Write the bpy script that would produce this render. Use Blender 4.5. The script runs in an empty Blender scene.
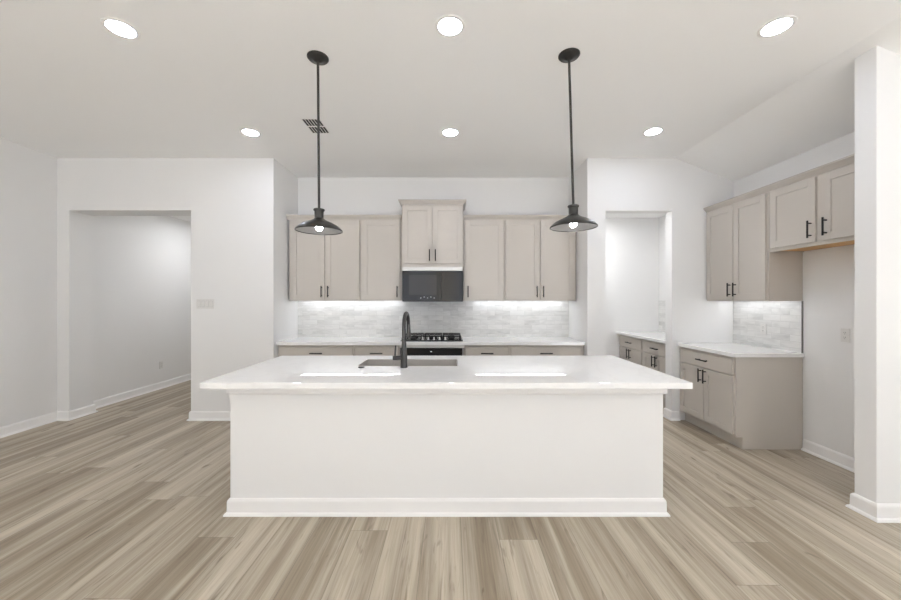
import bpy, bmesh, math, random
from mathutils import Vector, Matrix
random.seed(7)
S = bpy.context.scene
C = S.collection

# ------------------------------------------------------------ camera, world, exposure
cam_data = bpy.data.cameras.new('camera')
cam = bpy.data.objects.new('camera', cam_data); C.objects.link(cam)
cam.location = (0, 0, 1.42)
cam.rotation_euler = (math.radians(90), 0, 0)
cam_data.sensor_width = 36.0
cam_data.lens = 361 / 901 * 36.0
cam_data.clip_start = 0.05
S.camera = cam

W = bpy.data.worlds.new('daylight'); S.world = W
W.use_nodes = True
bg = W.node_tree.nodes['Background']
bg.inputs['Strength'].default_value = 1.0
_n = W.node_tree.nodes; _l = W.node_tree.links     # pale sky above the horizon, brighter half added below it to light the ceiling
_tc = _n.new('ShaderNodeTexCoord'); _sp = _n.new('ShaderNodeSeparateXYZ'); _mr = _n.new('ShaderNodeMapRange')
_mx = _n.new('ShaderNodeMix'); _mx.data_type = 'RGBA'
_l.new(_tc.outputs['Generated'], _sp.inputs[0]); _l.new(_sp.outputs['Z'], _mr.inputs['Value'])
_mr.inputs['From Min'].default_value = -0.02; _mr.inputs['From Max'].default_value = 0.02
_l.new(_mr.outputs['Result'], _mx.inputs['Factor'])
_mx.inputs['A'].default_value = (1.5, 1.6, 1.85, 1)
_mx.inputs['B'].default_value = (1.0, 1.1, 1.3, 1)
_l.new(_mx.outputs['Result'], bg.inputs['Color'])

bounce_sun_data = bpy.data.lights.new('bounce_sun', 'SUN')      # added from behind, to bounce off the unseen floor onto the ceiling
bounce_sun = bpy.data.objects.new('bounce_sun', bounce_sun_data); C.objects.link(bounce_sun)
bounce_sun.rotation_euler = Vector((-0.12, 0.62, -0.72)).to_track_quat('-Z', 'Y').to_euler()
bounce_sun_data.energy = 100.0
bounce_sun_data.angle = math.radians(2)
bounce_sun_data.color = (0.80, 0.915, 1.10)

S.view_settings.view_transform = 'Standard'
S.view_settings.look = 'None'
S.view_settings.gamma = 1
S.view_settings.use_curve_mapping = False
S.view_settings.exposure = 0.30
try:
    S.cycles.use_denoising = True
    S.cycles.max_bounces = 14
    S.cycles.diffuse_bounces = 8
    S.cycles.caustics_reflective = False
    S.cycles.caustics_refractive = False
    S.cycles.sample_clamp_indirect = 6.0
except Exception:
    pass
DOWNLIGHT = 70.0
LED = 9.0

# ------------------------------------------------------------ materials
def mat(name, col, rough=0.5, metal=0.0, spec=0.5, emit=None, estr=0.0, bump=0.0, bscale=200.0, var=0.0):
    m = bpy.data.materials.new(name); m.use_nodes = True
    nt = m.node_tree; b = nt.nodes['Principled BSDF']
    b.inputs['Base Color'].default_value = (*col, 1)
    b.inputs['Roughness'].default_value = rough
    b.inputs['Metallic'].default_value = metal
    b.inputs['Specular IOR Level'].default_value = spec
    tc = nt.nodes.new('ShaderNodeTexCoord')
    if emit:
        b.inputs['Emission Color'].default_value = (*emit, 1)
        b.inputs['Emission Strength'].default_value = estr
    if var > 0:
        n = nt.nodes.new('ShaderNodeTexNoise'); n.inputs['Scale'].default_value = 6
        n.inputs['Detail'].default_value = 4
        nt.links.new(tc.outputs['Object'], n.inputs['Vector'])
        r = nt.nodes.new('ShaderNodeMapRange')
        r.inputs['To Min'].default_value = 1 - var; r.inputs['To Max'].default_value = 1 + var
        nt.links.new(n.outputs['Fac'], r.inputs['Value'])
        v = nt.nodes.new('ShaderNodeVectorMath'); v.operation = 'SCALE'
        v.inputs[0].default_value = col
        nt.links.new(r.outputs['Result'], v.inputs['Scale'])
        nt.links.new(v.outputs['Vector'], b.inputs['Base Color'])
    if bump > 0:
        n = nt.nodes.new('ShaderNodeTexNoise'); n.inputs['Scale'].default_value = bscale
        n.inputs['Detail'].default_value = 2
        nt.links.new(tc.outputs['Object'], n.inputs['Vector'])
        bp = nt.nodes.new('ShaderNodeBump'); bp.inputs['Strength'].default_value = bump
        bp.inputs['Distance'].default_value = 0.002
        nt.links.new(n.outputs['Fac'], bp.inputs['Height'])
        nt.links.new(bp.outputs['Normal'], b.inputs['Normal'])
    return m

M = {}
M['wall'] = mat('wall_paint', (0.80, 0.795, 0.788), 0.75, spec=0.25, bump=0.12, bscale=160)
M['ceiling'] = mat('ceiling_paint', (0.93, 0.929, 0.925), 0.9, spec=0.1, bump=0.1, bscale=120)
M['trim'] = mat('trim_paint', (0.87, 0.86, 0.85), 0.4, spec=0.4)
M['cabinet'] = mat('greige_cabinet_paint', (0.52, 0.482, 0.438), 0.42, spec=0.4, var=0.015)
M['wood'] = mat('maple_plywood', (0.62, 0.36, 0.14), 0.5, var=0.12)
M['black'] = mat('matte_black_metal', (0.018, 0.016, 0.015), 0.38, metal=0.4)
M['faucet'] = mat('brushed_black_metal', (0.055, 0.052, 0.05), 0.33, metal=0.7)
M['bronze'] = mat('dark_bronze_metal', (0.045, 0.042, 0.038), 0.34, metal=0.6, bump=0.15, bscale=60)
M['shade_in'] = mat('brushed_shade_lining', (0.26, 0.25, 0.24), 0.30, metal=0.45)
M['steel'] = mat('stainless_steel', (0.58, 0.57, 0.55), 0.26, metal=1.0)
M['sink_steel'] = mat('brushed_sink_steel', (0.62, 0.59, 0.55), 0.42, metal=0.75)
M['silver'] = mat('satin_silver_trim', (0.62, 0.61, 0.59), 0.35, metal=0.4)
M['glass_black'] = mat('black_oven_glass', (0.012, 0.011, 0.010), 0.08, spec=0.5)
M['micro_glass'] = mat('smoked_microwave_glass', (0.022, 0.020, 0.018), 0.07, spec=0.42)
M['micro_window'] = mat('microwave_window_mesh', (0.045, 0.042, 0.038), 0.14, spec=0.42)
M['iron'] = mat('cast_iron', (0.03, 0.029, 0.028), 0.55, metal=0.3, bump=0.3, bscale=300)
M['knob'] = mat('knob_metal', (0.80, 0.79, 0.77), 0.3, metal=0.4)
M['plastic'] = mat('white_plastic', (0.72, 0.71, 0.69), 0.35)
M['slot'] = mat('dark_slot', (0.05, 0.05, 0.05), 0.6)
M['slot_grey'] = mat('grey_gap', (0.52, 0.515, 0.505), 0.6)
M['vent_dark'] = mat('duct_shade', (0.02, 0.02, 0.02), 0.9)
M['lamp'] = mat('downlight_diffuser', (0.9, 0.9, 0.9), 0.6, emit=(0.86, 0.92, 1.06), estr=DOWNLIGHT)
M['lamp_near'] = mat('small_room_downlight_diffuser', (0.9, 0.9, 0.9), 0.6, emit=(0.93, 0.94, 0.96), estr=275)
M['lamp_added'] = mat('added_downlight_diffuser', (0.9, 0.9, 0.9), 0.6, emit=(0.86, 0.92, 1.0), estr=18)
M['bulb'] = mat('glowing_bulb', (0.9, 0.9, 0.9), 0.4, emit=(0.95, 0.96, 1.0), estr=30)
M['led'] = mat('glowing_led', (0.9, 0.9, 0.9), 0.4, emit=(0.93, 0.96, 1.0), estr=LED)
M['led_strip'] = mat('led_tape', (0.75, 0.74, 0.72), 0.5)
M['mark'] = mat('pale_marking', (0.55, 0.55, 0.54), 0.4)
M['display'] = mat('oven_display', (0.2, 0.2, 0.2), 0.3, emit=(0.9, 0.95, 1), estr=0.8)
M['edge'] = mat('grey_metal_edging', (0.25, 0.245, 0.235), 0.4, metal=0.5)
M['gap'] = mat('cabinet_shadow_filler', (0.20, 0.185, 0.165), 0.6)

def quartz():
    m = mat('white_quartz', (0.86, 0.855, 0.845), 0.025, spec=0.55)
    nt = m.node_tree; b = nt.nodes['Principled BSDF']
    tc = nt.nodes.new('ShaderNodeTexCoord')
    n = nt.nodes.new('ShaderNodeTexNoise'); n.inputs['Scale'].default_value = 1.8
    n.inputs['Detail'].default_value = 6; n.inputs['Distortion'].default_value = 1.6
    nt.links.new(tc.outputs['Object'], n.inputs['Vector'])
    r = nt.nodes.new('ShaderNodeValToRGB')
    e = r.color_ramp.elements
    e[0].position = 0.46; e[0].color = (0.86, 0.855, 0.845, 1)
    e[1].position = 0.54; e[1].color = (0.86, 0.855, 0.845, 1)
    k = e.new(0.50); k.color = (0.83, 0.825, 0.815, 1)
    nt.links.new(n.outputs['Fac'], r.inputs['Fac'])
    nt.links.new(r.outputs['Color'], b.inputs['Base Color'])
    return m
M['quartz'] = quartz()

def tile(name, axis):
    m = mat(name, (0.7, 0.7, 0.68), 0.28, spec=0.45)
    nt = m.node_tree; b = nt.nodes['Principled BSDF']
    tc = nt.nodes.new('ShaderNodeTexCoord')
    sp = nt.nodes.new('ShaderNodeSeparateXYZ'); nt.links.new(tc.outputs['Object'], sp.inputs[0])
    cb = nt.nodes.new('ShaderNodeCombineXYZ')
    nt.links.new(sp.outputs[axis], cb.inputs[0]); nt.links.new(sp.outputs['Z'], cb.inputs[1])
    br = nt.nodes.new('ShaderNodeTexBrick')
    br.inputs['Scale'].default_value = 1
    br.inputs['Brick Width'].default_value = 0.203
    br.inputs['Row Height'].default_value = 0.0635
    br.inputs['Mortar Size'].default_value = 0.0016
    br.inputs['Mortar Smooth'].default_value = 0.3
    br.inputs['Color1'].default_value = (0, 0, 0, 1); br.inputs['Color2'].default_value = (1, 1, 1, 1)
    br.inputs['Mortar'].default_value = (0.5, 0.5, 0.5, 1)
    nt.links.new(cb.outputs[0], br.inputs['Vector'])
    n = nt.nodes.new('ShaderNodeTexNoise'); n.noise_dimensions = '4D'
    mp = nt.nodes.new('ShaderNodeMapping'); mp.inputs['Scale'].default_value = (5, 16, 1)
    nt.links.new(cb.outputs[0], mp.inputs[0]); nt.links.new(mp.outputs[0], n.inputs['Vector'])
    mw = nt.nodes.new('ShaderNodeMath'); mw.operation = 'MULTIPLY'; mw.inputs[1].default_value = 9
    nt.links.new(br.outputs['Color'], mw.inputs[0]); nt.links.new(mw.outputs[0], n.inputs['W'])
    n.inputs['Scale'].default_value = 1; n.inputs['Detail'].default_value = 5; n.inputs['Distortion'].default_value = 0.8
    a = nt.nodes.new('ShaderNodeMath'); a.operation = 'MULTIPLY_ADD'; a.inputs[1].default_value = 0.22
    nt.links.new(br.outputs['Color'], a.inputs[0]); nt.links.new(n.outputs['Fac'], a.inputs[2])
    r = nt.nodes.new('ShaderNodeValToRGB'); e = r.color_ramp.elements
    e[0].position = 0.34; e[0].color = (0.56, 0.555, 0.54, 1)
    e[1].position = 0.72; e[1].color = (0.76, 0.755, 0.74, 1)
    k = e.new(0.50); k.color = (0.66, 0.655, 0.64, 1)
    nt.links.new(a.outputs[0], r.inputs['Fac'])
    mx = nt.nodes.new('ShaderNodeMix'); mx.data_type = 'RGBA'
    nt.links.new(br.outputs['Fac'], mx.inputs['Factor'])
    nt.links.new(r.outputs['Color'], mx.inputs['A']); mx.inputs['B'].default_value = (0.58, 0.575, 0.56, 1)
    nt.links.new(mx.outputs['Result'], b.inputs['Base Color'])
    bp = nt.nodes.new('ShaderNodeBump'); bp.invert = True; bp.inputs['Strength'].default_value = 0.5
    bp.inputs['Distance'].default_value = 0.002
    nt.links.new(br.outputs['Fac'], bp.inputs['Height']); nt.links.new(bp.outputs['Normal'], b.inputs['Normal'])
    return m
M['tile_x'] = tile('marble_subway_tile_back', 'X')
M['tile_y'] = tile('marble_subway_tile_side', 'Y')

def floor_mat():
    m = mat('oak_vinyl_planks', (0.4, 0.33, 0.25), 0.42, spec=0.35)
    nt = m.node_tree; b = nt.nodes['Principled BSDF']; L = nt.links
    N = nt.nodes.new
    def math_(op, x, y=None, z=None):
        n = N('ShaderNodeMath'); n.operation = op
        for i, v in enumerate((x, y, z)):
            if v is None: continue
            if isinstance(v, (int, float)): n.inputs[i].default_value = v
            else: L.new(v, n.inputs[i])
        return n.outputs[0]
    tc = N('ShaderNodeTexCoord'); sp = N('ShaderNodeSeparateXYZ'); L.new(tc.outputs['Object'], sp.inputs[0])
    X, Y = sp.outputs['X'], sp.outputs['Y']
    PW, PL = 0.226, 1.52
    xs = math_('DIVIDE', math_('ADD', X, 20.05), PW)
    row = math_('FLOOR', xs)
    fx = math_('SUBTRACT', xs, row)
    wn = N('ShaderNodeTexWhiteNoise'); wn.noise_dimensions = '1D'; L.new(row, wn.inputs['W'])
    ys = math_('ADD', math_('DIVIDE', math_('ADD', Y, 20), PL), math_('MULTIPLY', wn.outputs['Value'], 7.31))
    col_i = math_('FLOOR', ys)
    fy = math_('SUBTRACT', ys, col_i)
    pid = N('ShaderNodeCombineXYZ'); L.new(row, pid.inputs[0]); L.new(col_i, pid.inputs[1])
    wn2 = N('ShaderNodeTexWhiteNoise'); wn2.noise_dimensions = '2D'; L.new(pid.outputs[0], wn2.inputs['Vector'])
    rnd = wn2.outputs['Value']
    # distances to the seams in metres
    ex = math_('MULTIPLY', math_('MINIMUM', fx, math_('SUBTRACT', 1.0, fx)), PW)
    ey = math_('MULTIPLY', math_('MINIMUM', fy, math_('SUBTRACT', 1.0, fy)), PL)
    seam = math_('LESS_THAN', math_('MINIMUM', ex, ey), 0.0014)
    def noise(sx, sy, scale, detail, dist, rough=0.5, off=0.0):
        mp = N('ShaderNodeCombineXYZ')
        L.new(math_('MULTIPLY', X, sx), mp.inputs[0]); L.new(math_('MULTIPLY', Y, sy), mp.inputs[1])
        n = N('ShaderNodeTexNoise'); n.noise_dimensions = '4D'
        L.new(mp.outputs[0], n.inputs['Vector'])
        L.new(math_('MULTIPLY_ADD', rnd, 60.0, off), n.inputs['W'])
        n.inputs['Scale'].default_value = scale; n.inputs['Detail'].default_value = detail
        n.inputs['Distortion'].default_value = dist; n.inputs['Roughness'].default_value = rough
        return n.outputs['Fac']
    broad = noise(10.5, 0.40, 1.0, 3, 0.8)
    fine = noise(95.0, 2.4, 1.0, 5, 0.4, 0.65, 5.0)
    streak = noise(22.0, 1.3, 1.0, 6, 2.2, 0.60, 11.0)
    knot = noise(15.0, 3.6, 1.0, 2, 0.9, 0.5, 23.0)
    tone = math_('ADD', math_('MULTIPLY', broad, 0.85), math_('MULTIPLY', fine, 0.36))
    tone = math_('ADD', tone, math_('MULTIPLY', rnd, 0.16))
    r = N('ShaderNodeValToRGB'); e = r.color_ramp.elements
    e[0].position = 0.48; e[0].color = (0.215, 0.172, 0.122, 1)
    e[1].position = 0.92; e[1].color = (0.56, 0.50, 0.41, 1)
    k = e.new(0.62); k.color = (0.300, 0.250, 0.187, 1)
    k = e.new(0.74); k.color = (0.415, 0.36, 0.285, 1)
    L.new(tone, r.inputs['Fac'])
    # thin dark streaks and knots
    ms = N('ShaderNodeMapRange'); ms.inputs['From Min'].default_value = 0.56; ms.inputs['From Max'].default_value = 0.70
    L.new(streak, ms.inputs['Value'])
    mk = N('ShaderNodeMapRange'); mk.inputs['From Min'].default_value = 0.67; mk.inputs['From Max'].default_value = 0.76
    L.new(knot, mk.inputs['Value'])
    dark = math_('MINIMUM', math_('ADD', math_('MULTIPLY', ms.outputs[0], 0.60), math_('MULTIPLY', mk.outputs[0], 0.7)), 0.8)
    mx = N('ShaderNodeMix'); mx.data_type = 'RGBA'
    L.new(dark, mx.inputs['Factor']); L.new(r.outputs['Color'], mx.inputs['A'])
    mx.inputs['B'].default_value = (0.13, 0.095, 0.065, 1)
    mx2 = N('ShaderNodeMix'); mx2.data_type = 'RGBA'
    L.new(math_('MULTIPLY', seam, 0.55), mx2.inputs['Factor']); L.new(mx.outputs['Result'], mx2.inputs['A'])
    mx2.inputs['B'].default_value = (0.10, 0.08, 0.06, 1)
    L.new(mx2.outputs['Result'], b.inputs['Base Color'])
    bp = N('ShaderNodeBump'); bp.inputs['Strength'].default_value = 0.25; bp.inputs['Distance'].default_value = 0.001
    L.new(fine, bp.inputs['Height']); L.new(bp.outputs['Normal'], b.inputs['Normal'])
    return m
M['floor'] = floor_mat()

# ------------------------------------------------------------ mesh helpers
def box(bm, x0, x1, y0, y1, z0, z1, bev=0.0):
    t = bmesh.new() if bev else bm
    v = [t.verts.new(p) for p in ((x0,y0,z0),(x1,y0,z0),(x1,y1,z0),(x0,y1,z0),(x0,y0,z1),(x1,y0,z1),(x1,y1,z1),(x0,y1,z1))]
    for f in ((0,3,2,1),(4,5,6,7),(0,1,5,4),(1,2,6,5),(2,3,7,6),(3,0,4,7)):
        t.faces.new([v[i] for i in f])
    if bev:
        bmesh.ops.bevel(t, geom=t.edges[:], offset=bev, segments=2, profile=0.5, affect='EDGES')
        me = bpy.data.meshes.new('tmp'); t.to_mesh(me); t.free()
        bm.from_mesh(me); bpy.data.meshes.remove(me)
    return bm

def bx(*a, bev=0.0):
    return box(bmesh.new(), *a, bev=bev)

def lathe(bm, prof, cx=0, cy=0, cz=0, n=40, axis='Z', close=False):
    """prof: (radius, height) pairs"""
    rings = []
    for r, h in prof:
        ring = []
        for i in range(n):
            a = 2 * math.pi * i / n
            p = (r * math.cos(a), r * math.sin(a), h)
            if axis == 'Y': p = (p[0], p[2], p[1])
            if axis == 'X': p = (p[2], p[0], p[1])
            ring.append(bm.verts.new((p[0] + cx, p[1] + cy, p[2] + cz)))
        rings.append(ring)
    for a, b in zip(rings, rings[1:]):
        for i in range(n):
            bm.faces.new((a[i], a[(i+1) % n], b[(i+1) % n], b[i]))
    if close:
        for i in range(n):
            a, b = rings[-1], rings[0]
            bm.faces.new((a[i], a[(i+1) % n], b[(i+1) % n], b[i]))
    else:
        bm.faces.new(rings[0][::-1]); bm.faces.new(rings[-1])
    bmesh.ops.recalc_face_normals(bm, faces=bm.faces[:])
    return bm

def tube(bm, pts, rad, n=14):
    pts = [Vector(p) for p in pts]
    rads = rad if isinstance(rad, (list, tuple)) else [rad] * len(pts)
    rings = []
    t0 = (pts[1] - pts[0]).normalized()
    up = Vector((0, 0, 1)) if abs(t0.z) < 0.9 else Vector((1, 0, 0))
    nrm = t0.cross(up).normalized()
    for i, p in enumerate(pts):
        a = pts[max(i-1, 0)]; b = pts[min(i+1, len(pts)-1)]
        t = (b - a).normalized()
        nrm = (nrm - t * nrm.dot(t)).normalized()
        bi = t.cross(nrm)
        rings.append([bm.verts.new(p + (nrm * math.cos(2*math.pi*k/n) + bi * math.sin(2*math.pi*k/n)) * rads[i]) for k in range(n)])
    for a, b in zip(rings, rings[1:]):
        for i in range(n):
            bm.faces.new((a[i], a[(i+1) % n], b[(i+1) % n], b[i]))
    bm.faces.new(rings[0][::-1]); bm.faces.new(rings[-1])
    bmesh.ops.recalc_face_normals(bm, faces=bm.faces[:])
    return bm

def sweep(bm, path, prof, closed=False):
    """prof: (out, z) closed outline; out is to the left of the path's direction, corners are mitred"""
    P = [Vector((x, y)) for x, y in path]; n = len(P)
    rings = []
    for i in range(n):
        dirs = []
        if closed or i > 0: dirs.append((P[i] - P[i-1]).normalized())
        if closed or i < n-1: dirs.append((P[(i+1) % n] - P[i]).normalized())
        ns = [Vector((-d.y, d.x)) for d in dirs]
        if len(ns) == 2:
            m = (ns[0] + ns[1]); m = m / (1 + ns[0].dot(ns[1]))
        else: m = ns[0]
        rings.append([bm.verts.new((P[i].x + m.x*o, P[i].y + m.y*o, z)) for o, z in prof])
    k = len(prof)
    pairs = list(zip(rings, rings[1:])) + ([(rings[-1], rings[0])] if closed else [])
    for a, b in pairs:
        for j in range(k):
            bm.faces.new((a[j], a[(j+1) % k], b[(j+1) % k], b[j]))
    if not closed:
        bm.faces.new(rings[0]); bm.faces.new(rings[-1][::-1])
    bmesh.ops.recalc_face_normals(bm, faces=bm.faces[:])
    return bm

def link(name, bm, m, parent=None, loc=(0,0,0), rotz=0, smooth=False, label=None):
    me = bpy.data.meshes.new(name); bm.to_mesh(me); bm.free()
    me.materials.append(M[m])
    if smooth:
        for p in me.polygons: p.use_smooth = True
        try: me.set_sharp_from_angle(angle=math.radians(35))
        except Exception: pass
    o = bpy.data.objects.new(name, me); C.objects.link(o)
    o.location = loc; o.rotation_euler = (0, 0, rotz)
    if parent: o.parent = parent
    if label: o['label'] = label
    return o
def struct(name, bm, m, **k):
    o = link(name, bm, m, **k); o['kind'] = 'structure'; return o
def tag(o, label, cat, group=None):
    o['label'] = label; o['category'] = cat
    if group: o['group'] = group
    return o
def thing(name, label, cat, loc=(0,0,0), rotz=0, group=None):
    o = bpy.data.objects.new(name, None); C.objects.link(o)
    o.empty_display_size = 0.1
    o.location = loc; o.rotation_euler = (0, 0, rotz)
    return tag(o, label, cat, group)
def copy_tree(o, parent=None):
    c = o.copy(); C.objects.link(c)
    if parent: c.parent = parent
    for ch in list(o.children): copy_tree(ch, c)
    return c

# ------------------------------------------------------------ layout (metres, camera at the origin, +Y into the kitchen)
CZ = 3.10            # flat ceiling
YF = 4.27            # plane of the two front wall pieces beside the kitchen recess
YB = 4.96            # kitchen back wall
XL, XR = -2.094, 1.62
WL, WR = -4.65, 3.35
CT = 0.915

struct('floor', bx(-5.2, 6.2, -4.0, 9.2, -0.1, 0.0), 'floor')
b = bmesh.new()      # flat ceiling and the slope towards the right wall
def prism_y(bm, poly, y0, y1):
    a = [bm.verts.new((x, y0, z)) for x, z in poly]; c = [bm.verts.new((x, y1, z)) for x, z in poly]
    n = len(poly)
    bm.faces.new(a); bm.faces.new(c[::-1])
    for i in range(n): bm.faces.new((a[i], c[i], c[(i+1) % n], a[(i+1) % n]))
    bmesh.ops.recalc_face_normals(bm, faces=bm.faces[:])
prism_y(b, [(-4.85, CZ), (2.66, CZ), (3.55, CZ - 0.366), (3.55, CZ + 0.15), (-4.85, CZ + 0.15)], -4.0, 5.2)
box(b, 3.55, 6.35, -4.0, 2.47, CZ - 0.366, CZ + 0.15)
struct('ceiling', b, 'ceiling')
struct('ceiling_hall', bx(-4.85, -2.95, 4.56, 9.1, 2.81, 2.95), 'ceiling')
struct('ceiling_pantry', bx(1.70, 3.45, 4.40, 5.90, 2.74, 2.86), 'ceiling')

struct('wall_left', bx(WL - 0.15, WL, -4.0, 9.1, 0, CZ + 0.05), 'wall')
b = bmesh.new()
box(b, WL, -4.51, YF, 4.56, 0, CZ + 0.02)
box(b, -4.51, -3.07, YF, 4.56, 2.481, CZ + 0.02)
box(b, -3.07, XL, YF, 4.56, 0, CZ + 0.02)
struct('wall_front_left', b, 'wall')
struct('wall_kitchen_left', bx(XL - 0.14, XL, 4.56, YB + 0.12, 0, CZ + 0.02), 'wall')
struct('wall_back', bx(XL, XR, YB, YB + 0.12, 0, CZ + 0.02), 'wall')
b = bmesh.new()
box(b, XR, 1.833, YF, 4.40, 0, CZ + 0.02)
prism_y(b, [(1.833, 2.475), (2.62, 2.475), (2.62, CZ + 0.02), (1.833, CZ + 0.02)], YF, 4.40)
prism_y(b, [(2.62, 0), (WR, 0), (WR, CZ + 0.02), (2.62, CZ + 0.02)], YF, 4.40)
struct('wall_front_right', b, 'wall')
struct('wall_kitchen_right', bx(XR, XR + 0.13, 4.40, YB + 0.12, 0, CZ + 0.02), 'wall')
struct('wall_right', bx(WR, WR + 0.15, 2.40, 5.95, 0, CZ + 0.05), 'wall')
struct('wall_pantry_back', bx(1.60, WR, 5.80, 5.95, 0, 2.86), 'wall')
struct('wall_pantry_left', bx(XR, XR + 0.13, YB + 0.12, 5.80, 0, 2.86), 'wall')
struct('wall_stub', bx(2.750, 6.2, 2.33, 2.457, 0, CZ), 'wall')
struct('wall_hall_right', bx(-3.07, -2.93, 4.56, 9.1, 0, 2.95), 'wall')
# the living area behind the viewer: a rear wall and a right wall with tall window openings placed and sized for the light they let in
def wall_with_windows(name, a0, a1, openings, z0, z1, make):
    b = bmesh.new(); c = a0
    for w0, w1 in openings:
        make(b, c, w0, 0, CZ + 0.05); make(b, w0, w1, 0, z0); make(b, w0, w1, z1, CZ + 0.05); c = w1
    make(b, c, a1, 0, CZ + 0.05)
    struct(name, b, 'wall')
wall_with_windows('wall_rear', -4.8, 6.35, [(-3.2, -0.6), (0.2, 2.8), (3.4, 5.6)], 0.08, 2.5,
    lambda b, p, q, z0, z1: box(b, p, q, -4.15, -4.0, z0, z1))
wall_with_windows('wall_living_right', -4.0, 2.47, [(-3.2, -0.6)], 0.08, 2.5,
    lambda b, p, q, z0, z1: box(b, 6.2, 6.35, p, q, z0, z1))
struct('wall_hall_back', bx(WL, -3.07, 8.9, 9.1, 0, 2.95), 'wall')

BASE = [(0, 0), (0.031, 0), (0.030, 0.008), (0.025, 0.016), (0.016, 0.020), (0.015, 0.088), (0.013, 0.096), (0.006, 0.106), (0, 0.107)]
def baseboard(name, path):
    struct(name, sweep(bmesh.new(), path, BASE), 'trim')
baseboard('baseboard_left', [(WL, 8.9), (WL, 4.56), (-4.51, 4.56), (-4.51, YF), (WL, YF), (WL, -4.0)])
baseboard('baseboard_front_left', [(XL, 4.34), (XL, YF), (-3.07, YF), (-3.07, 8.9)])
baseboard('baseboard_front_right', [(1.75, 4.40), (1.833, 4.40), (1.833, YF), (XR, YF), (XR, 4.34)])
baseboard('baseboard_doorway', [(2.70, YF), (2.62, YF), (2.62, 4.40), (2.68, 4.40)])
baseboard('baseboard_right', [(6.2, 2.33), (2.750, 2.33), (2.750, 2.457), (WR, 2.457), (WR, 3.42)])
baseboard('baseboard_pantry', [(2.72, 5.80), (1.75, 5.80), (1.75, 4.42)])

# ------------------------------------------------------------ cabinets
def shaker(w, h, rail=0.062, t=0.019):
    """a door standing in x 0..w, z 0..h, its front at y=-t"""
    b = bmesh.new()
    box(b, 0, rail, -t, 0, 0, h, bev=0.0012); box(b, w - rail, w, -t, 0, 0, h, bev=0.0012)
    box(b, rail, w - rail, -t, 0, 0, rail, bev=0.0012); box(b, rail, w - rail, -t, 0, h - rail, h, bev=0.0012)
    box(b, rail - 0.002, w - rail + 0.002, -t + 0.009, -0.002, rail - 0.002, h - rail + 0.002)
    return b
def pull(length, vertical=True):
    b = bmesh.new(); r = 0.0070; L = length / 2; o = -0.032
    if vertical:
        tube(b, [(0, o, -L), (0, o, L)], r, 10)
        for s in (-1, 1): tube(b, [(0, 0, s*(L-0.022)), (0, o, s*(L-0.022))], r*0.85, 8)
    else:
        tube(b, [(-L, o, 0), (L, o, 0)], r, 10)
        for s in (-1, 1): tube(b, [(s*(L-0.022), 0, 0), (s*(L-0.022), o, 0)], r*0.85, 8)
    return b
PULL = 0.145
def add_door(root, x0, x1, z0, z1, hinge, hz, rail=0.062):
    d = link('door', shaker(x1 - x0, z1 - z0, rail), 'cabinet', root, (x0, 0, z0))
    if hinge:
        hx = (x1 - x0) - 0.032 if hinge == 'L' else 0.032
        link('handle', pull(PULL), 'black', d, (hx, -0.019, hz - z0), smooth=True, label='black bar handle')
    return d
def add_drawer(root, x0, x1, z0, z1):
    d = link('drawer', bx(x0 - x0, x1 - x0, -0.019, 0, 0, z1 - z0, bev=0.0015), 'cabinet', root, (x0, 0, z0))
    link('handle', pull(0.15, False), 'black', d, ((x1 - x0)/2, -0.019, (z1 - z0)/2), smooth=True, label='black bar handle')
    return d
def carcass(w, dep, z0, z1, toe=False):
    b = bmesh.new()
    if toe:
        box(b, 0, w, 0, dep, 0.115, z1, bev=0.001); box(b, 0, w, 0.062, dep, 0, 0.116)
    else:
        box(b, 0, w, 0, dep, z0 + 0.022, z1, bev=0.001)
        box(b, 0, w, 0, 0.018, z0, z0 + 0.024); box(b, 0, 0.015, 0.018, dep, z0, z0 + 0.024); box(b, w - 0.015, w, 0.018, dep, z0, z0 + 0.024)
    return b

CROWN = [(0, 0), (0.006, 0), (0.010, 0.012), (0.028, 0.030), (0.040, 0.044), (0.044, 0.046), (0.044, 0.060), (0, 0.060)]
def shift(prof, dz, s=1.0): return [(o*s, z*s + dz) for o, z in prof]

UZ, UD = 1.412, 0.33        # underside and depth of the wall cabinets
UT, CRT = 2.448, 2.500      # top of boxes, top of crown
UY = YB - UD - 0.002
# --- kitchen back wall, wall cabinets: x0, x1, doors [(x0,x1,hinge)]
def wall_cabinet(label, x0, x1, doors, group=None, loc=None, rotz=0, dep=UD, z0=UZ, z1=UT, hz=None, bottom=False, dz0=0.012, dz1=0.010):
    t = thing('wall_cabinet', label, 'kitchen cabinet', loc or (x0, UY, z0), rotz, group)
    w = x1 - x0; h = z1 - z0
    if bottom:
        link('body', bx(0, w, 0, dep, 0.004, h, bev=0.001), 'cabinet', t)
        b = bmesh.new(); box(b, 0, w, 0, 0.02, -0.012, 0.004); box(b, 0, 0.012, 0.02, dep, -0.012, 0.004); box(b, w-0.012, w, 0.02, dep, -0.012, 0.004)
        link('bottom_rail', b, 'cabinet', t)
        link('underside_panel', bx(0.012, w - 0.012, 0.02, dep, -0.003, 0.004), 'wood', t, label='bare orange-brown wooden underside')
    else:
        link('body', carcass(w, dep, 0, h), 'cabinet', t)
    hz = hz if hz is not None else 0.115
    for a, c, hg in doors:
        add_door(t, a - x0, c - x0, dz0, h - dz1, hg, hz)
    return t
s = 1/78.6
def ux(px): return (px - 450) * s
wall_cabinet('greige two-door wall cabinet at the far left, behind the left pendant', -2.066, -1.160,
    [(ux(290.6), ux(323.4), 'L'), (ux(324.9), ux(358.3), 'R')])
wall_cabinet('greige single-door wall cabinet directly left of the microwave', -1.156, -0.618, [(ux(361.3), ux(399.2), 'L')])
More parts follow.
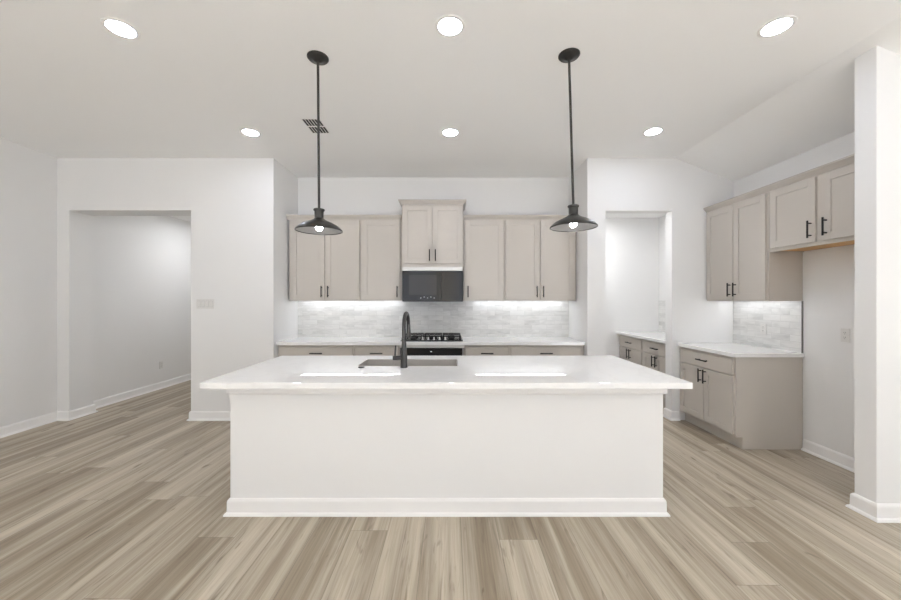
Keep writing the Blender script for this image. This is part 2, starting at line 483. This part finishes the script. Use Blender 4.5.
wall_cabinet('greige single-door wall cabinet directly right of the microwave', 0.166, 0.688, [(ux(465.0), ux(502.8), 'R')])
wall_cabinet('greige two-door wall cabinet on the back wall, behind the right pendant', 0.692, 1.606,
    [(ux(505.8), ux(539.0), 'L'), (ux(540.4), ux(574.0), 'R')])
# middle cabinet: deeper and higher, over the microwave
MD = 0.41; MY = YB - MD - 0.002
t = thing('wall_cabinet', 'short raised greige two-door cabinet above the microwave', 'kitchen cabinet', (-0.612, MY, 1.836))
link('body', carcass(0.772, MD, 0, 0.784), 'cabinet', t)
add_door(t, 0.012, 0.381, 0.043, 0.768, 'L', 0.144); add_door(t, 0.391, 0.760, 0.043, 0.768, 'R', 0.144)
link('crown_moulding', sweep(bmesh.new(), [(0.772, MD - 0.001), (0.772, -0.019), (0, -0.019), (0, MD - 0.001)][::-1][::-1], shift(CROWN, 0.782, 0.88)), 'cabinet', t)
# flat crowns over the lower cabinets
def crown(label, path, dz=UT):
    o = link('crown_moulding', sweep(bmesh.new(), path, shift(CROWN, dz, 0.93)), 'cabinet')
    return tag(o, label, 'moulding')
crown('greige crown moulding along the cabinets left of the microwave', [(-0.622, UY - 0.0), (XL + 0.003, UY - 0.0)])
crown('greige crown moulding along the cabinets right of the microwave', [(XR - 0.003, UY - 0.0), (0.166, UY - 0.0)])

# --- right wall: cabinets facing -X (rotated -90 deg; local x runs towards the camera)
RX = 3.030; RD = WR - RX - 0.002
R90 = -math.pi/2
def right_wall_cabinet(label, yfar, ynear, doors, z0, z1, hz, bottom=False, **k):
    # local x=0 at the far end
    return wall_cabinet(label, 0, yfar - ynear, doors, loc=(RX, yfar, z0), rotz=R90, dep=RD, z0=z0, z1=z1, hz=hz, bottom=bottom, **k)
right_wall_cabinet('tall greige two-door wall cabinet in the right corner over the tiled backsplash', YF - 0.003, 3.432,
    [(0.020, 0.412, 'L'), (0.424, 0.812, 'R')], UZ, UT, 0.118)
right_wall_cabinet('short greige cabinet with wooden underside high above the empty fridge space', 3.428, 2.462,
    [(0.022, 0.445, 'L'), (0.505, 0.932, 'R')], 1.885, UT, 0.125, bottom=True, dz0=0.018)
crown('long greige crown moulding above the right wall cabinets', [(RX - 0.0, 2.462), (RX - 0.0, YF - 0.003)][::-1][::-1])

# --- base cabinets on the back wall
BY = 4.376
def base_cabinet(label, w, loc, rotz=0, dep=0.58, split=None, ndoors=2, lft=0.018, rgt=0.018):
    t = thing('base_cabinet', label, 'kitchen cabinet', loc, rotz)
    link('body', carcass(w, dep, 0, 0.876, toe=True), 'cabinet', t)
    add_drawer(t, lft, w - rgt, 0.708, 0.850)
    if ndoors == 2:
        m = (lft + w - rgt) / 2
        add_door(t, lft, m - 0.004, 0.135, 0.692, 'L', 0.612); add_door(t, m + 0.004, w - rgt, 0.135, 0.692, 'R', 0.612)
    else: add_door(t, lft, w - rgt, 0.135, 0.692, 'L', 0.612)
    return t
def cx(px): return (px - 450) * 4.357 / 361
base_cabinet('greige base cabinet at the left end under the back counter', cx(353.2) - XL - 0.003, (XL + 0.003, BY, 0), lft=0.045)
base_cabinet('greige base cabinet between the left end cabinet and the oven', -0.617 - cx(353.5), (cx(353.5), BY, 0), ndoors=1)
base_cabinet('greige base cabinet directly right of the oven', cx(508.6) - 0.172, (0.172, BY, 0), ndoors=1)
base_cabinet('greige base cabinet at the right end under the back counter', XR - 0.003 - cx(508.9), (cx(508.9), BY, 0), rgt=0.045)

# oven between the base cabinets
t = thing('built_in_oven', 'black glass oven under the back counter below the cooktop', 'oven', (-0.613, 4.352, 0))
link('body', bx(0, 0.781, 0.01, 0.60, 0.02, 0.874), 'steel', t)
link('trim_frame', bx(0, 0.781, -0.002, 0.012, 0.846, 0.874), 'silver', t)
link('control_panel', bx(0.012, 0.755, -0.012, 0.010, 0.752, 0.842, bev=0.002), 'glass_black', t)
link('display', bx(0.37, 0.39, -0.0135, -0.011, 0.795, 0.803), 'display', t)
d = link('door', bx(0.012, 0.755, -0.020, 0.010, 0.13, 0.745, bev=0.003), 'glass_black', t)
hb = bmesh.new(); tube(hb, [(0.06, -0.065, 0.69), (0.70, -0.065, 0.69)], 0.011, 12)
for px in (0.10, 0.66): tube(hb, [(px, -0.018, 0.69), (px, -0.065, 0.69)], 0.008, 8)
link('handle', hb, 'steel', d, smooth=True)
link('kick_plate', bx(0.012, 0.755, 0.0, 0.02, 0.02, 0.12), 'slot', t)

# back worktop, with cut-out hidden under the cooktop
o = link('worktop', bx(XL + 0.002, XR - 0.002, 4.325, YB - 0.002, 0.877, CT, bev=0.003), 'quartz')
tag(o, 'long white quartz worktop along the kitchen back wall', 'worktop')

# backsplashes
o = link('backsplash', bx(XL + 0.001, XR - 0.001, YB - 0.012, YB - 0.001, CT, UZ), 'tile_x')
tag(o, 'pale marble tile backsplash behind the cooktop', 'backsplash')
t = thing('backsplash', 'pale marble tile backsplash on the right wall under the corner cabinet', 'backsplash', (0, 0, 0))
link('tile_field', bx(WR - 0.010, WR, 3.436, YF - 0.001, CT, UZ - 0.002), 'tile_y', t)
link('edge_trim', bx(WR - 0.012, WR, 3.428, 3.436, CT, UZ - 0.002), 'edge', t, label='dark grey vertical tile edging')
o = link('backsplash', bx(WR - 0.012, WR - 0.001, 4.41, 5.795, CT, UZ), 'tile_y')
tag(o, 'pale marble tile strip on the pantry side wall seen through the doorway', 'backsplash')

# right base cabinet and its worktop
base_cabinet('greige base cabinet in the right corner with one drawer and two doors', 0.838, (2.712, YF - 0.003, 0), R90, dep=0.634, lft=0.030, rgt=0.024)
o = link('worktop', bx(2.680, WR - 0.002, 3.412, YF - 0.002, 0.877, CT, bev=0.003), 'quartz')
tag(o, 'short white quartz worktop on the right corner base cabinet', 'worktop')

# pantry base cabinets and worktop
base_cabinet('pantry base cabinet nearer the far wall, seen through the doorway', 0.69, (2.712, 5.772, 0), R90, dep=0.634)
base_cabinet('pantry base cabinet nearer the doorway, seen past its jamb', 0.674, (2.712, 5.080, 0), R90, dep=0.634)
o = link('worktop', bx(2.665, WR - 0.002, 4.403, 5.797, 0.877, CT, bev=0.003), 'quartz')
tag(o, 'white quartz worktop in the pantry behind the doorway', 'worktop')

# ------------------------------------------------------------ microwave
MXC = -0.612
t = thing('microwave', 'over-the-range microwave with dark smoked glass front and silver top trim', 'microwave', (MXC + 0.008, MY, 1.400))
w = 0.757
link('body', bx(0, w, 0.0, MD, 0, 0.434), 'slot', t)
link('top_trim', bx(0, w, -0.030, 0.0, 0.386, 0.433, bev=0.003), 'silver', t, label='silver vent trim')
d = link('door', bx(0.0, 0.484, -0.030, 0, 0.004, 0.384, bev=0.002), 'micro_glass', t)
link('window', bx(0.085, 0.430, -0.0315, -0.029, 0.085, 0.335), 'micro_window', d)
link('control_panel', bx(0.488, w, -0.030, 0, 0.004, 0.384, bev=0.002), 'micro_glass', t)
for i in range(5):  # small pale marks low on the microwave door
    link('door_mark', bx(0.225 + i*0.042, 0.240 + i*0.042, -0.0322, -0.0298, 0.040 + (i % 2)*0.012, 0.050 + (i % 2)*0.012), 'mark', t)

# ------------------------------------------------------------ cooktop
t = thing('gas_cooktop', 'black gas cooktop with iron grates set into the back worktop', 'cooktop', (-0.612, 4.42, CT))
link('tray', bx(0, 0.764, 0, 0.49, 0.0, 0.014, bev=0.004), 'glass_black', t)
for (bx_, by_, br_) in ((0.14, 0.14, 0.035), (0.14, 0.37, 0.045), (0.382, 0.27, 0.055), (0.624, 0.14, 0.035), (0.624, 0.37, 0.045)):
    link('burner', lathe(bmesh.new(), [(br_, 0), (br_, 0.012), (br_*0.75, 0.02), (0.001, 0.021)], n=24), 'iron', t, (bx_, by_, 0.013), smooth=True)
def grate():
    b = bmesh.new(); w, dd, z0, z1 = 0.232, 0.41, 0.034, 0.048
    for x in (0, w - 0.012): box(b, x, x + 0.012, 0, dd, z0, z1, bev=0.002)
    for y in (0, dd/2 - 0.006, dd - 0.012): box(b, 0, w, y, y + 0.012, z0, z1, bev=0.002)
    for x in (w*0.33, w*0.62): box(b, x - 0.005, x + 0.005, 0, dd, z0, z1 - 0.001)
    for x in (0, w - 0.014):
        for y in (0, dd - 0.014): box(b, x, x + 0.014, y, y + 0.014, 0, z0 + 0.003)
    return b
g0 = link('grate', grate(), 'iron', t, (0.022, 0.066, 0.013))
for i in (1, 2):
    g = g0.copy(); C.objects.link(g); g.parent = t; g.location = (0.022 + i*0.244, 0.066, 0.013)
k0 = None
for i in range(5):
    if i == 0:
        k0 = link('knob', lathe(bmesh.new(), [(0.014, 0), (0.014, 0.006), (0.010, 0.010), (0.009, 0.032), (0.006, 0.036)], n=20), 'knob', t, (0.269, 0.034, 0.013), smooth=True)
    else:
        k = k0.copy(); C.objects.link(k); k.parent = t; k.location = (0.269 + i*0.0695, 0.034, 0.013)

# ------------------------------------------------------------ under-cabinet LED strips
def led_strip(label, length, loc, rotz, n):
    t = thing('led_strip', label, 'light strip', loc, rotz)
    link('tape', bx(0, length, -0.058, 0.058, -0.003, 0.0145), 'led_strip', t)
    d0 = link('led', bx(-0.0063, 0.0063, -0.055, 0.055, -0.0045, -0.003), 'led', t, (length/(2*n), 0, 0))
    for i in range(1, n):
        d = d0.copy(); C.objects.link(d); d.parent = t; d.location = (length*(i + 0.5)/n, 0, 0)
led_strip('LED light strip under the cabinets left of the microwave', 1.34, (-2.01, 4.865, UZ + 0.0075), 0, 32)
led_strip('LED light strip under the cabinets right of the microwave', 1.22, (0.33, 4.865, UZ + 0.0075), 0, 28)
led_strip('LED light strip under the right corner cabinet', 0.72, (3.24, YF - 0.06, UZ + 0.0075), R90, 17)

# ------------------------------------------------------------ island
IX0, IX1, IY0, IY1 = -1.460, 1.410, 2.395, 3.235
t = thing('kitchen_island', 'large white kitchen island in the middle of the room', 'kitchen island', (-0.025, 2.8, 0))
ic = Vector((-0.025, 2.8))
hx0, hx1, hy0, hy1 = IX0 - ic.x, IX1 - ic.x, IY0 - ic.y, IY1 - ic.y
b = bmesh.new()     # hollow shell, so that the sink has room inside
box(b, hx0, hx1, hy0, hy0 + 0.12, 0, 0.877); box(b, hx0, hx0 + 0.10, hy0 + 0.12, hy1, 0, 0.877)
box(b, hx1 - 0.10, hx1, hy0 + 0.12, hy1, 0, 0.877); box(b, hx0 + 0.10, hx1 - 0.10, hy1 - 0.02, hy1, 0, 0.877)
box(b, hx0 + 0.10, hx1 - 0.10, hy0 + 0.12, hy1 - 0.02, 0.0, 0.1)
link('body', b, 'wall', t)
loop = [(hx0, hy0), (hx0, hy1), (hx1, hy1), (hx1, hy0)]
link('baseboard', sweep(bmesh.new(), loop, BASE, closed=True), 'trim', t)
TR = [(0, 0.797), (0.010, 0.797), (0.017, 0.803), (0.017, 0.868), (0.020, 0.877), (0, 0.877)]
link('top_trim', sweep(bmesh.new(), loop, TR, closed=True), 'trim', t)

# worktop with the sink opening
TX0, TX1, TY0, TY1 = -1.533, 1.477, 2.200, 3.280
SX0, SX1, SY0, SY1 = -0.712, 0.056, 2.760, 3.075
def slab_with_hole(ox0, ox1, oy0, oy1, ix0, ix1, iy0, iy1, z0, z1):
    b = bmesh.new()
    O = [(ox0, oy0), (ox1, oy0), (ox1, oy1), (ox0, oy1)]; I = [(ix0, iy0), (ix1, iy0), (ix1, iy1), (ix0, iy1)]
    vt = [[b.verts.new((x, y, z)) for x, y in P] for z in (z0, z1) for P in (O, I)]
    ob, ib, ot, it = vt
    for i in range(4):
        j = (i + 1) % 4
        b.faces.new((ot[i], ot[j], it[j], it[i])); b.faces.new((ob[j], ob[i], ib[i], ib[j]))
        b.faces.new((ob[i], ob[j], ot[j], ot[i])); b.faces.new((ib[j], ib[i], it[i], it[j]))
    bmesh.ops.recalc_face_normals(b, faces=b.faces[:])
    ed = [e for e in b.edges if (e.verts[0] in ot and e.verts[1] in ot) or (e.verts[0] in ob and e.verts[1] in ob)
          or (e.verts[0] in it and e.verts[1] in it) or (e.verts[0] in ot and e.verts[1] in ob) or (e.verts[0] in ob and e.verts[1] in ot)]
    bmesh.ops.bevel(b, geom=ed, offset=0.003, segments=2, profile=0.5, affect='EDGES')
    return b
o = link('island_worktop', slab_with_hole(TX0, TX1, TY0, TY1, SX0, SX1, SY0, SY1, 0.877, CT), 'quartz')
tag(o, 'big glossy white quartz slab on top of the island', 'worktop')

# undermount sink
t = thing('kitchen_sink', 'stainless steel undermount sink in the island worktop', 'sink', ((SX0+SX1)/2, (SY0+SY1)/2, 0.65))
a, c_ = (SX1-SX0)/2 - 0.005, (SY1-SY0)/2 - 0.005
b = bmesh.new(); th = 0.004; zt = 0.2655
box(b, -a - th, a + th, -c_ - th, c_ + th, 0, th)
box(b, -a - th, -a, -c_ - th, c_ + th, th, zt); box(b, a, a + th, -c_ - th, c_ + th, th, zt)
box(b, -a, a, -c_ - th, -c_, th, zt); box(b, -a, a, c_, c_ + th, th, zt)
link('basin', b, 'sink_steel', t)
link('drain', lathe(bmesh.new(), [(0.045, 0.004), (0.045, 0.007), (0.032, 0.007), (0.028, 0.005), (0.001, 0.005)], n=28), 'knob', t, smooth=True)

# faucet: body on the camera's side of the sink, spout arching over the basin
FX, FY = -0.348, 2.700
t = thing('kitchen_faucet', 'tall dark gooseneck faucet standing at the island sink', 'faucet', (FX, FY, CT))
link('base_body', lathe(bmesh.new(), [(0.027, 0), (0.027, 0.006), (0.0255, 0.010), (0.0245, 0.085), (0.0215, 0.13), (0.0165, 0.19), (0.0135, 0.215)], n=28), 'faucet', t, smooth=True)
pts = [(0, 0, 0.20), (0, 0, 0.26), (0, 0, 0.305)]
R = 0.098
for i in range(1, 15):
    a_ = math.pi * i / 14 * 0.97
    yy = R - R*math.cos(a_)
    pts.append((0.05*yy, yy, 0.305 + R*math.sin(a_)))
ex, ey, ez = pts[-1]
link('spout', tube(bmesh.new(), pts, 0.0148, 16), 'faucet', t, smooth=True)
link('spray_head', tube(bmesh.new(), [(ex, ey, ez + 0.004), (ex + 0.001, ey + 0.003, ez - 0.03), (ex + 0.002, ey + 0.006, ez - 0.075), (ex + 0.002, ey + 0.008, ez - 0.11)], [0.0145, 0.0155, 0.0175, 0.0185], 16), 'faucet', t, smooth=True)
link('holder_ring', lathe(bmesh.new(), [(0.0165, 0), (0.0185, 0.002), (0.0185, 0.014), (0.0165, 0.016)], n=20), 'faucet', t, (0, 0, 0.205), smooth=True)
hb = bmesh.new()
tube(hb, [(-0.020, 0, 0.072), (-0.060, 0, 0.072), (-0.082, 0, 0.072)], [0.0165, 0.0175, 0.0165], 16)
tube(hb, [(-0.066, 0, 0.074), (-0.066, 0.002, 0.10), (-0.062, 0.004, 0.165)], [0.008, 0.007, 0.0055], 12)
link('lever_handle', hb, 'faucet', t, smooth=True)
o = link('air_switch', lathe(bmesh.new(), [(0.024, 0), (0.024, 0.005), (0.019, 0.008), (0.001, 0.008)], n=24), 'faucet', None, (-0.666, 2.700, CT), smooth=True)
tag(o, 'small round dark button on the island worktop by the sink corner', 'button')

# ------------------------------------------------------------ pendants
def pendant(label, cx0, cy0, bx0, rimz):
    """canopy at (cx0, cy0) on the ceiling, shade centred at bx0; rim height rimz"""
    t = thing('pendant_light', label, 'pendant light', (cx0, cy0, CZ))
    dx = bx0 - cx0; zt = rimz + 0.148 - CZ
    link('canopy', lathe(bmesh.new(), [(0.072, 0), (0.072, -0.006), (0.066, -0.013), (0.034, -0.020), (0.022, -0.030), (0.012, -0.034), (0.008, -0.05)], n=40), 'bronze', t, smooth=True)
    link('rod', tube(bmesh.new(), [(0, 0, -0.035), (dx, 0, zt)], 0.0085, 14), 'bronze', t, smooth=True)
    neck = [(0.010, 0.148), (0.036, 0.146), (0.038, 0.141), (0.036, 0.134), (0.031, 0.130), (0.030, 0.075)]
    link('socket_cap', lathe(bmesh.new(), neck, n=36), 'bronze', t, (dx, 0, rimz - CZ), smooth=True)
    outer = [(0.029, 0.086), (0.040, 0.074), (0.060, 0.063), (0.090, 0.050), (0.120, 0.034), (0.142, 0.017), (0.154, 0.004), (0.1570, 0.000), (0.1570, -0.006), (0.152, -0.007)]
    inner = [(0.153, 0.000), (0.139, 0.013), (0.118, 0.030), (0.088, 0.046), (0.060, 0.058), (0.040, 0.069), (0.029, 0.080)]
    link('shade', lathe(bmesh.new(), outer + inner, n=64, close=True), 'bronze', t, (dx, 0, rimz - CZ), smooth=True)
    lin = [(0.1525, -0.0005), (0.1385, 0.0122), (0.118, 0.0290), (0.088, 0.0450), (0.060, 0.0570), (0.040, 0.068), (0.029, 0.079)]
    lin2 = [(r, z - 0.0006) for r, z in lin[::-1]]
    link('shade_lining', lathe(bmesh.new(), lin + lin2, n=64, close=True), 'shade_in', t, (dx, 0, rimz - CZ), smooth=True, label='lighter inside of the shade')
    link('bulb', lathe(bmesh.new(), [(0.002, -0.006), (0.012, -0.003), (0.021, 0.006), (0.0245, 0.017), (0.021, 0.029), (0.015, 0.042), (0.013, 0.075)], n=24), 'bulb', t, (dx, 0, rimz - CZ), smooth=True, label='glowing round bulb')
pendant('left one of the two dark metal pendant lights over the island', -0.918, 2.50, -0.910, 1.903)
pendant('right one of the two dark metal pendant lights over the island', 0.813, 2.475, 0.842, 1.922)

# ------------------------------------------------------------ recessed downlights
def downlight(label, x, y, z=CZ, name='recessed_light', m='lamp'):
    t = thing(name, label, 'ceiling light', (x, y, z))
    link('trim_ring', lathe(bmesh.new(), [(0.092, 0), (0.091, -0.004), (0.082, -0.007), (0.071, -0.004), (0.071, 0)], n=40, close=True), 'trim', t, smooth=True)
    link('lens', lathe(bmesh.new(), [(0.071, -0.001), (0.071, -0.003), (0.060, -0.004), (0.001, -0.004)], n=40), m, t, smooth=True)
    return t
downlight('round recessed ceiling light near the left of the ceiling, front row', -2.04, 2.235)
downlight('round recessed ceiling light at the top middle, front row', -0.003, 2.215)
downlight('round recessed ceiling light at the top right, front row', 2.005, 2.22)
downlight('round recessed ceiling light on the left, back row by the vent', -2.005, 3.62)
downlight('round recessed ceiling light in the middle, back row', -0.003, 3.62)
downlight('round recessed ceiling light on the right, back row near the ceiling slope', 2.02, 3.60)
downlight('round recessed ceiling light inside the left hallway', -3.75, 6.1, 2.81, m='lamp_near')
downlight('round recessed ceiling light inside the pantry', 2.15, 5.05, 2.74, m='lamp_near')
for y in (0.80, -0.9, -2.6):  # unseen rows of lamps, added to brighten the room
    for x in (-2.02, 0.0, 2.02):
        t = downlight('round recessed ceiling light added unseen behind the viewer as fill', x, y, m='lamp_added')
        t['group'] = 'added fill lights behind the viewer'

# ceiling vent
t = thing('ceiling_vent', 'rectangular white slatted air vent in the ceiling behind the left pendant rod', 'air vent', (-1.300, 3.49, CZ))
b = bmesh.new(); w2, l2 = 0.092, 0.150; fr = 0.012
box(b, -w2, w2, -l2, -l2 + fr, -0.003, 0); box(b, -w2, w2, l2 - fr, l2, -0.003, 0)
box(b, -w2, -w2 + fr, -l2 + fr, l2 - fr, -0.003, 0); box(b, w2 - fr, w2, -l2 + fr, l2 - fr, -0.003, 0)
box(b, -w2 + fr, w2 - fr, -0.009, 0.009, -0.003, 0)
link('frame', b, 'trim', t)
link('duct_shade_sheet', bx(-w2 + fr, w2 - fr, -l2 + fr, l2 - fr, -0.0008, -0.0001), 'vent_dark', t, label='dark sheet behind the slats in place of duct shade')  # flat dark sheet standing in for the shade inside a duct
for bank in (0, 1):
    ya, yb = ((-l2 + fr, -0.009), (0.009, l2 - fr))[bank]
    for i in range(5):
        x = -0.056 + i*0.028
        link('slat', bx(x - 0.0035, x + 0.0035, ya, yb, -0.0026, -0.001), 'plastic', t)

# ------------------------------------------------------------ switches and sockets
def wall_plate(name, label, loc, rotz, gangs, kind):
    """plate in local XZ, facing local -Y"""
    t = thing(name, label, 'light switch' if kind == 'switch' else 'power socket', loc, rotz)
    w = 0.070 + 0.046*(gangs - 1); h = 0.114
    link('plate', bx(-w/2, w/2, -0.006, 0, -h/2, h/2, bev=0.0015), 'plastic', t)
    for i in range(gangs):
        x = -0.023*(gangs - 1) + 0.046*i
        if kind == 'switch':
            link('surround', bx(x - 0.018, x + 0.018, -0.0068, -0.005, -0.036, 0.036), 'slot_grey', t)
            r = bmesh.new()
            v = [r.verts.new(p) for p in ((x-0.0155,-0.006,-0.033),(x+0.0155,-0.006,-0.033),(x+0.0155,-0.0075,0.033),(x-0.0155,-0.0075,0.033),
                                           (x-0.0155,-0.013,-0.033),(x+0.0155,-0.013,-0.033),(x+0.0155,-0.0085,0.033),(x-0.0155,-0.0085,0.033))]
            for f in ((0,1,2,3),(7,6,5,4),(0,4,5,1),(1,5,6,2),(2,6,7,3),(3,7,4,0)): r.faces.new([v[q] for q in f])
            bmesh.ops.recalc_face_normals(r, faces=r.faces[:])
            link('rocker', r, 'plastic', t)
        else:
            for z in (-0.020, 0.020):
                s_ = link('socket_face', lathe(bmesh.new(), [(0.0165, -0.0085), (0.0165, -0.005)], cx=x, cz=z, n=24, axis='Y'), 'plastic', t)
                sl = bmesh.new()
                for dx in (-0.006, 0.006): box(sl, x + dx - 0.001, x + dx + 0.001, -0.0092, -0.008, z, z + 0.009)
                box(sl, x - 0.002, x + 0.002, -0.0092, -0.008, z - 0.010, z - 0.006)
                link('slots', sl, 'slot', s_)
    return t
wall_plate('light_switch_panel', 'white four-gang light switch plate beside the hallway opening', (-2.897, YF, 1.375), 0, 4, 'switch')
wall_plate('power_socket', 'white power socket low on the hallway wall', (WL, 5.80, 0.376), math.pi/2, 1, 'socket')
wall_plate('power_socket', 'white power socket set in the right wall tiles', (WR - 0.010, 3.85, 1.110), R90, 1, 'socket')
wall_plate('power_socket', 'white power socket on the bare right wall of the fridge space', (WR, 3.06, 1.120), R90, 1, 'socket')
